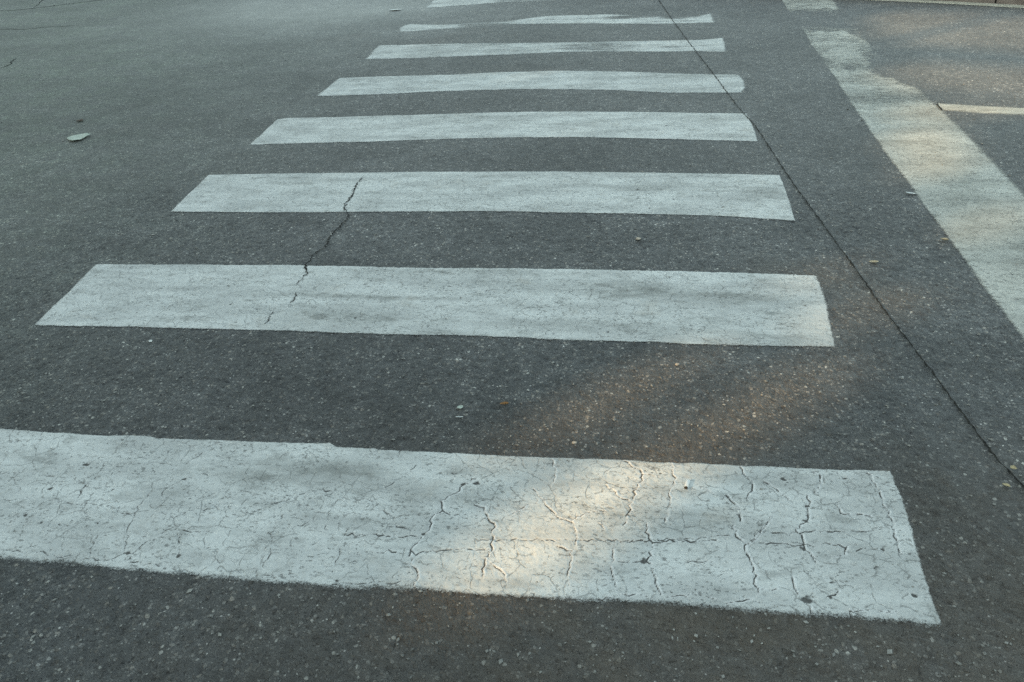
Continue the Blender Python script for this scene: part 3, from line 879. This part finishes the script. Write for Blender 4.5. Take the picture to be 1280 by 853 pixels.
# ------------------------------------------------------------------ litter on the road
def leaf(name, u, v, L, W, ang, mat, curl, label, cat='leaf', lift=0.004, notch=0.0, z=0.003, ragged=0.06, seed=1):
    """a leaf or scrap: a curled, two-sided blade with a midrib and a stalk"""
    rng = np.random.default_rng(seed)
    root = bpy.data.objects.new(name, None)
    COL.objects.link(root)
    nx, ny = 17, 9
    vs = []
    for th in (0, 1):
        for i in range(nx):
            t = i / (nx - 1)
            hw = W / 2 * ((math.sin(math.pi * min(1, t * 0.93 + 0.035)) ** 0.7) if notch == 0 else max(0.03, math.sin(math.pi * t * 0.80)) ** 0.85) * (1 + rng.normal(0, ragged) if th == 0 else 1)
            if th == 0:
                vs_h = hw
            for j in range(ny):
                s_ = (j / (ny - 1) - 0.5) * 2
                if th == 1:
                    hw = widths[i]
                xx = (t - 0.5) * L - (notch * L * (1 - abs(s_)) if i == nx - 1 else 0)
                yy = s_ * hw
                zz = lift * (0.25 + abs(t - 0.5) * 1.2) + curl * (s_ * 0.9 - 0.25) ** 2 * (hw / (W / 2)) + 0.12 * lift * math.sin(7 * t + 3 * s_)
                vs.append((xx, yy, zz + th * 0.0007))
            if th == 0:
                if i == 0: widths = []
                widths.append(vs_h)
    n0 = nx * ny
    fs = []
    for i in range(nx - 1):
        for j in range(ny - 1):
            a = i * ny + j
            fs.append((a + 1, a + ny + 1, a + ny, a))
            a += n0
            fs.append((a, a + ny, a + ny + 1, a + 1))
    rim = [i * ny for i in range(nx)] + [(nx - 1) * ny + j for j in range(1, ny)] + [i * ny + ny - 1 for i in range(nx - 2, -1, -1)] + [j for j in range(ny - 2, 0, -1)]
    for a, b in zip(rim, rim[1:] + rim[:1]):
        fs.append((a, b, b + n0, a + n0))
    pydata('blade', vs, fs, mat, root, True)
    p = G([(u, v)])[0]
    root.location = (p[0], p[1], z)
    root.rotation_euler = (0, 0, ang)
    tag(root, label, cat)
    return root


M_LEAFP = simple('pale_dry_leaf', (0.36, 0.41, 0.36), (0.46, 0.51, 0.46), 30, 0.7, 0.3)
M_LEAFO = simple('orange_brown_leaf', (0.22, 0.11, 0.04), (0.38, 0.21, 0.08), 60, 0.6, 0.3)
M_BRN = simple('dark_brown_leaf', (0.05, 0.035, 0.025), (0.10, 0.06, 0.04), 60, 0.7, 0.3)
M_LEAFT = simple('tan_leaf', (0.34, 0.29, 0.20), (0.48, 0.42, 0.30), 60, 0.7, 0.3)
M_LEAFY = simple('yellow_leaf', (0.40, 0.33, 0.19), (0.55, 0.48, 0.32), 60, 0.6, 0.3)
M_SCRAP = simple('white_paper_scrap', (0.55, 0.58, 0.58), (0.68, 0.70, 0.70), 60, 0.8, 0.2)
M_STONE = simple('pale_stone', (0.36, 0.30, 0.24), (0.56, 0.50, 0.43), 90, 0.8, 0.3)
M_GRIT = simple('grey_grit', (0.11, 0.11, 0.107), (0.34, 0.335, 0.315), 9, 0.85, 0.3)

leaf('fallen_leaf', 96.5, 173.5, 0.125, 0.13, 0.10, M_LEAFP, 0.006, 'large pale grey green leaf lying alone on the asphalt at upper left', lift=0.005, notch=0.20, z=0.004, ragged=0.07, seed=4).rotation_euler = (0.05, 0.0, -0.02)
leaf('fallen_leaf', 630.5, 507.5, 0.026, 0.016, 0.25, M_LEAFO, 0.006, 'small orange brown leaf on dark asphalt between the two nearest stripes', lift=0.006, seed=5)
leaf('fallen_leaf', 1092, 329, 0.034, 0.020, 0.10, M_LEAFT, 0.003, 'slim pale tan leaf lying just right of the seam', lift=0.003, seed=6)
leaf('fallen_leaf', 1180, 302, 0.028, 0.030, -0.35, M_LEAFT, 0.008, 'curled tan leaf close to the left edge of the stop line', lift=0.006, seed=7)
leaf('fallen_leaf', 1257, 609, 0.017, 0.014, -0.5, M_LEAFY, 0.004, 'tiny cream yellow leaf beside the seam at lower right', lift=0.003, seed=8)
leaf('fallen_leaf', 1265, 590, 0.014, 0.018, 0.1, M_LEAFY, 0.005, 'tiny ochre leaf caught on the seam near the right edge', lift=0.004, z=0.009, seed=9)
leaf('paper_scrap', 1138, 243, 0.040, 0.018, -0.45, M_SCRAP, 0.002, 'narrow white paper scrap beside the stop line', 'scrap', lift=0.003, seed=10)
leaf('paper_scrap', 575.5, 510.5, 0.018, 0.016, 0.5, M_LEAFP, 0.001, 'small square grey scrap left of the orange leaf', 'scrap', lift=0.002, seed=11)
leaf('paper_scrap', 574.5, 523, 0.022, 0.006, 0.05, M_SCRAP, 0.002, 'thin white sliver left of and nearer than the orange leaf', 'scrap', lift=0.002, seed=12)
leaf('paper_scrap', 494, 13.2, 0.13, 0.07, 0.0, M_SCRAP, 0.004, 'thin white fleck on the asphalt left of the farthest stripes', 'scrap', lift=0.004, seed=13)
leaf('fallen_leaf', 100, 152, 0.04, 0.05, 0.0, M_BRN, 0.004, 'dark brown leaf fragment behind the large pale leaf at left', lift=0.004, seed=14)


def pebble(name, u, v, r, flat, label, seed, mat=M_STONE):
    rng = np.random.default_rng(seed)
    bm = bmesh.new()
    bmesh.ops.create_icosphere(bm, subdivisions=2, radius=r)
    for vtx in bm.verts:
        d = vtx.co.normalized()
        k = 1 + 0.22 * math.sin(3 * d.x + seed) * math.cos(4 * d.y - seed) + rng.normal(0, 0.05)
        vtx.co = Vector((d.x * r * 1.3, d.y * r * 0.95, d.z * r * flat)) * k
    me = bpy.data.meshes.new(name)
    bm.to_mesh(me); bm.free()
    me.materials.append(mat)
    o = bpy.data.objects.new(name, me)
    COL.objects.link(o)
    p = G([(u, v)])[0]
    o.location = (p[0], p[1], r * flat * 0.75)
    o.rotation_euler = (0, 0, rng.uniform(-0.4, 0.4))
    tag(o, label, 'pebble')
    return o


pebble('pebble', 797.5, 299.7, 0.0075, 0.7, 'cream pebble in the dark gap between the second and third stripes', 2)
pebble('pebble', 846.5, 456.5, 0.0050, 0.7, 'pale pebble just below the second stripe in the lit asphalt', 3)
pebble('pebble', 188.5, 427, 0.0055, 0.5, 'tiny white pebble below the left part of the second stripe', 5, M_SCRAP)
pebble('pebble', 718, 554, 0.0050, 0.5, 'light grey pebble just above the nearest stripe', 6)

# cigarette end
root = bpy.data.objects.new('cigarette_butt', None)
COL.objects.link(root)


def tube(name, x0, x1, r, mat, parent, n=14, rag=0.0, squash=0.85):
    vs, fs = [], []
    rings = [(x0, r * 0.80), (x0 + 0.0006, r), ((x0 + x1) / 2, r * 0.97), (x1 - 0.0006, r), (x1, r * 0.8)]
    for k, (x_, r_) in enumerate(rings):
        for i in range(n):
            a = 2 * math.pi * i / n
            jx = random.uniform(-rag, rag) if k in (0, 4) else 0
            vs.append((x_ + jx, r_ * math.cos(a), r + r_ * math.sin(a) * squash - r * (1 - squash)))
    for k in range(4):
        for i in range(n):
            i2 = (i + 1) % n
            fs.append((k * n + i, k * n + i2, (k + 1) * n + i2, (k + 1) * n + i))
    fs.append(tuple(range(n))[::-1])
    fs.append(tuple(4 * n + i for i in range(n)))
    return pydata(name, vs, fs, mat, parent, True)


M_CIG = simple('cigarette_paper', (0.70, 0.71, 0.71), (0.80, 0.80, 0.79), 200, 0.8, 0.2, 0.2, 0.0005)
M_ASH = simple('burnt_tobacco', (0.03, 0.025, 0.02), (0.10, 0.08, 0.06), 400, 0.95, 0.1)
tube('paper', -0.011, 0.0135, 0.0050, M_CIG, root)
tube('burnt_end', -0.0145, -0.0112, 0.0045, M_ASH, root, rag=0.0008)
p = G([(858.5, 608.5)])[0]
root.location = (p[0], p[1], 0.0040)
a, b = G([(857, 613)])[0], G([(860, 603)])[0]
root.rotation_euler = (0, 0, math.atan2(b[1] - a[1], b[0] - a[0]))
tag(root, 'white cigarette end lying on the nearest cracked stripe', 'cigarette end')

# loose grit: far too many chips to count
vs, fs = [], []
oct_v = np.array([(1, 0, 0), (-1, 0, 0), (0, 1, 0), (0, -1, 0), (0, 0, 1), (0, 0, -0.6)], float)
oct_f = [(0, 2, 4), (2, 1, 4), (1, 3, 4), (3, 0, 4), (2, 0, 5), (1, 2, 5), (3, 1, 5), (0, 3, 5)]
for _ in range(4600):
    u, v = RNG.uniform(-60, 1340), 853 * (RNG.random() ** 1.15 if _ % 2 else RNG.uniform(0.09, 0.66))
    p = G([(u, v)])[0]
    r = RNG.gamma(3.0, 0.0005) + 0.0010
    if v < 300: r *= 1.35
    if v > 430 and RNG.random() < 0.06: r *= 1.25
    a = RNG.uniform(0, 6.28)
    sc_ = np.array([r * RNG.uniform(0.9, 1.7), r * RNG.uniform(0.6, 1.1), r * RNG.uniform(0.35, 0.7)])
    V = oct_v * sc_ * RNG.uniform(0.75, 1.25, (6, 1))
    V = V @ np.array([[math.cos(a), math.sin(a), 0], [-math.sin(a), math.cos(a), 0], [0, 0, 1]])
    b0 = len(vs)
    vs += [(q[0] + p[0], q[1] + p[1], q[2] + sc_[2] * 0.3 + 0.001) for q in V]
    fs += [tuple(b0 + i for i in f) for f in oct_f]
grit = pydata('loose_grit', vs, fs, M_GRIT)
tag(grit, 'fine pale grit scattered over the whole road surface', 'grit', kind='stuff')

# ------------------------------------------------------------------ sun, and unseen trees added to shade the crossing
AZ = math.radians(38.5)             # sun stands behind the camera to the left; its light travels toward +x +y
EL = math.radians(24)
ldir = np.array([math.cos(AZ), math.sin(AZ)])   # horizontal travel direction of light
perp = np.array([-ldir[1], ldir[0]])
C0 = np.array([2.0, 0.5])
DT = 17.0                           # distance of the tree row
te = math.tan(EL)


def lit(pts):
    g = G(pts) - C0
    return np.stack([g @ perp, (DT + g @ ldir) * te], 1)


GAPS = [lit(q) for q in [  # leaf gaps shaped so that sunlight falls on these road patches
    [(630, 548), (700, 566), (800, 506), (895, 455), (845, 436), (735, 486)],
    [(520, 752), (640, 762), (745, 670), (870, 584), (985, 530), (1075, 470), (1005, 446), (895, 500), (800, 560), (700, 612), (600, 690)],
    [(1085, 14), (1420, 30), (1420, 72), (1110, 52)],
    [(1085, 76), (1420, 92), (1420, 135), (1140, 112)],
    [(1120, 128), (1420, 135), (1420, 150), (1140, 146)],
    [(1100, 168), (1160, 152), (1215, 190), (1150, 200)],
    [(1125, 205), (1200, 196), (1235, 222), (1150, 228)],
    [(1200, 262), (1260, 268), (1262, 300), (1205, 290)],
    [(1230, 330), (1300, 340), (1300, 380), (1250, 370)],
    [(940, 326), (1080, 330), (1100, 350), (960, 350)],
    [(1000, 380), (1120, 372), (1180, 400), (1060, 420)],
]]
M_FOL = simple('tree_leaves', (0.035, 0.065, 0.02), (0.08, 0.12, 0.035), 3, 0.6, 0.3, 0.0)
M_BARK = simple('tree_bark', (0.10, 0.08, 0.06), (0.2, 0.165, 0.13), 12, 0.9, 0.2, 0.8, 0.01)
tr_x = [-13.5, -8.2, -2.7, 2.4, 7.9, 13.0]
NA, NB = 150000, 60000
base0 = C0 - ldir * DT
s_ = RNG.uniform(-17, 17, NA)
h_ = RNG.uniform(0.5, 14.8, NA)
L_ = RNG.uniform(0.10, 0.20, NA)
# twiggy small leaves round the sun gaps
sg, hg = [], []
for g in GAPS:
    n = NB // len(GAPS)
    lo, hi = g.min(0) - 0.45, g.max(0) + 0.45
    sg.append(RNG.uniform(lo[0], hi[0], n)); hg.append(RNG.uniform(lo[1], hi[1], n))
s_ = np.concatenate([s_] + sg); h_ = np.concatenate([h_] + hg)
L_ = np.concatenate([L_, RNG.uniform(0.035, 0.07, len(s_) - NA)])
NL = len(s_)
own = np.argmin(np.abs(s_[:, None] - np.array(tr_x)[None, :]), 1)
dep = RNG.normal(0, 0.45, NL)
nv = RNG.normal(0, 0.7, (NL, 3)) + np.array([-ldir[0], -ldir[1], 0.45])
nv /= np.linalg.norm(nv, axis=1)[:, None]
ax = np.cross(nv, RNG.normal(0, 1, (NL, 3)))
ax /= np.linalg.norm(ax, axis=1)[:, None]
bx = np.cross(nv, ax)
c2 = base0[None, :] + s_[:, None] * perp[None, :] + dep[:, None] * ldir[None, :]
P3 = np.concatenate([c2, (h_ - dep * te)[:, None]], 1)
LL_ = L_[:, None]
V4 = np.stack([P3 - ax * LL_, P3 - bx * LL_ * 0.6 + nv * LL_ * 0.1, P3 + ax * LL_, P3 + bx * LL_ * 0.6 + nv * LL_ * 0.1], 1)
# keep the sun gaps open (looked at along the sunlight) and round the crowns off at the top
keep = np.ones(NL, bool)
for vv in [P3] + [V4[:, q] for q in range(4)]:
    rel = vv[:, :2] - C0
    ss, hs = rel @ perp, vv[:, 2] + (-(rel @ ldir) - DT) * -te
    for g in GAPS:
        keep &= ~inpoly(ss, hs, [tuple(q) for q in g])
dxs = np.abs(s_ - np.array(tr_x)[own])
keep &= h_ < 14.6 - 0.22 * dxs ** 2 + RNG.normal(0, 0.3, NL)
own, V4 = own[keep], V4[keep]
for t in range(len(tr_x)):
    m = own == t
    n = m.sum()
    V = V4[m].reshape(-1, 3).copy()
    V[:, 2] = np.maximum(V[:, 2], 0.2)
    root = bpy.data.objects.new('added_shade_tree', None)
    COL.objects.link(root)
    tp = base0 + tr_x[t] * perp
    root.location = (tp[0], tp[1], 0)
    V = V - np.array([tp[0], tp[1], 0])
    me = bpy.data.meshes.new('crown')
    me.from_pydata(V.tolist(), [], np.arange(4 * n).reshape(-1, 4).tolist())
    me.materials.append(M_FOL)
    o = bpy.data.objects.new('crown', me)
    COL.objects.link(o); o.parent = root
    vs, fs = [], []
    for k, (z, r) in enumerate([(-0.05, 0.26), (0.4, 0.19), (2.5, 0.16), (6, 0.12), (10, 0.06), (13, 0.02)]):
        for i in range(10):
            a = 2 * math.pi * i / 10
            vs.append((r * math.cos(a) + 0.06 * math.sin(z), r * math.sin(a) + 0.05 * math.cos(z * 1.3), z))
    for k in range(5):
        for i in range(10):
            fs.append((k * 10 + i, k * 10 + (i + 1) % 10, k * 10 + 10 + (i + 1) % 10, k * 10 + 10 + i))
    pydata('trunk', vs, fs, M_BARK, root, True)
    tag(root, 'dense leafy unseen tree added behind the viewer to shade the crossing', 'tree', 'added trees shading the crossing')

sun_d = bpy.data.lights.new('sun', 'SUN')
sun_d.energy = SUN_E = 2.1
sun_d.angle = math.radians(0.6)
sun_d.color = (1.0, 0.64, 0.27)
sun = bpy.data.objects.new('sun', sun_d)
COL.objects.link(sun)
to_sun = Vector((-ldir[0] * math.cos(EL), -ldir[1] * math.cos(EL), math.sin(EL)))
sun.rotation_euler = to_sun.to_track_quat('Z', 'Y').to_euler()

world = bpy.data.worlds.new('World')
scene.world = world
world.use_nodes = True
nt = world.node_tree
nt.nodes.clear()
sky = nt.nodes.new('ShaderNodeTexSky')
sky.sky_type = 'NISHITA'
sky.sun_disc = False
sky.sun_elevation = EL
sky.sun_rotation = math.atan2(to_sun.x, to_sun.y)
sky.dust_density = 3.0
sky.air_density = 1.0
sky.ozone_density = 1.0
hsv = nt.nodes.new('ShaderNodeHueSaturation')
hsv.inputs['Saturation'].default_value = 0.50
bg = nt.nodes.new('ShaderNodeBackground')
bg.inputs['Strength'].default_value = 0.15
wo = nt.nodes.new('ShaderNodeOutputWorld')
nt.links.new(sky.outputs[0], hsv.inputs['Color'])
tint = nt.nodes.new('ShaderNodeMix')
tint.data_type = 'RGBA'
tint.blend_type = 'MULTIPLY'
tint.inputs[0].default_value = 1
tint.inputs[7].default_value = (0.95, 1.08, 0.955, 1)
nt.links.new(hsv.outputs[0], tint.inputs[6])
nt.links.new(tint.outputs[2], bg.inputs['Color'])
nt.links.new(bg.outputs[0], wo.inputs['Surface'])

vsn = scene.view_settings
vsn.view_transform = 'Standard'
vsn.look = 'None'
vsn.gamma = 1
vsn.use_curve_mapping = False
vsn.exposure = 1.3
scene.cycles.max_bounces = 6
scene.cycles.transparent_max_bounces = 12
scene.cycles.use_denoising = False
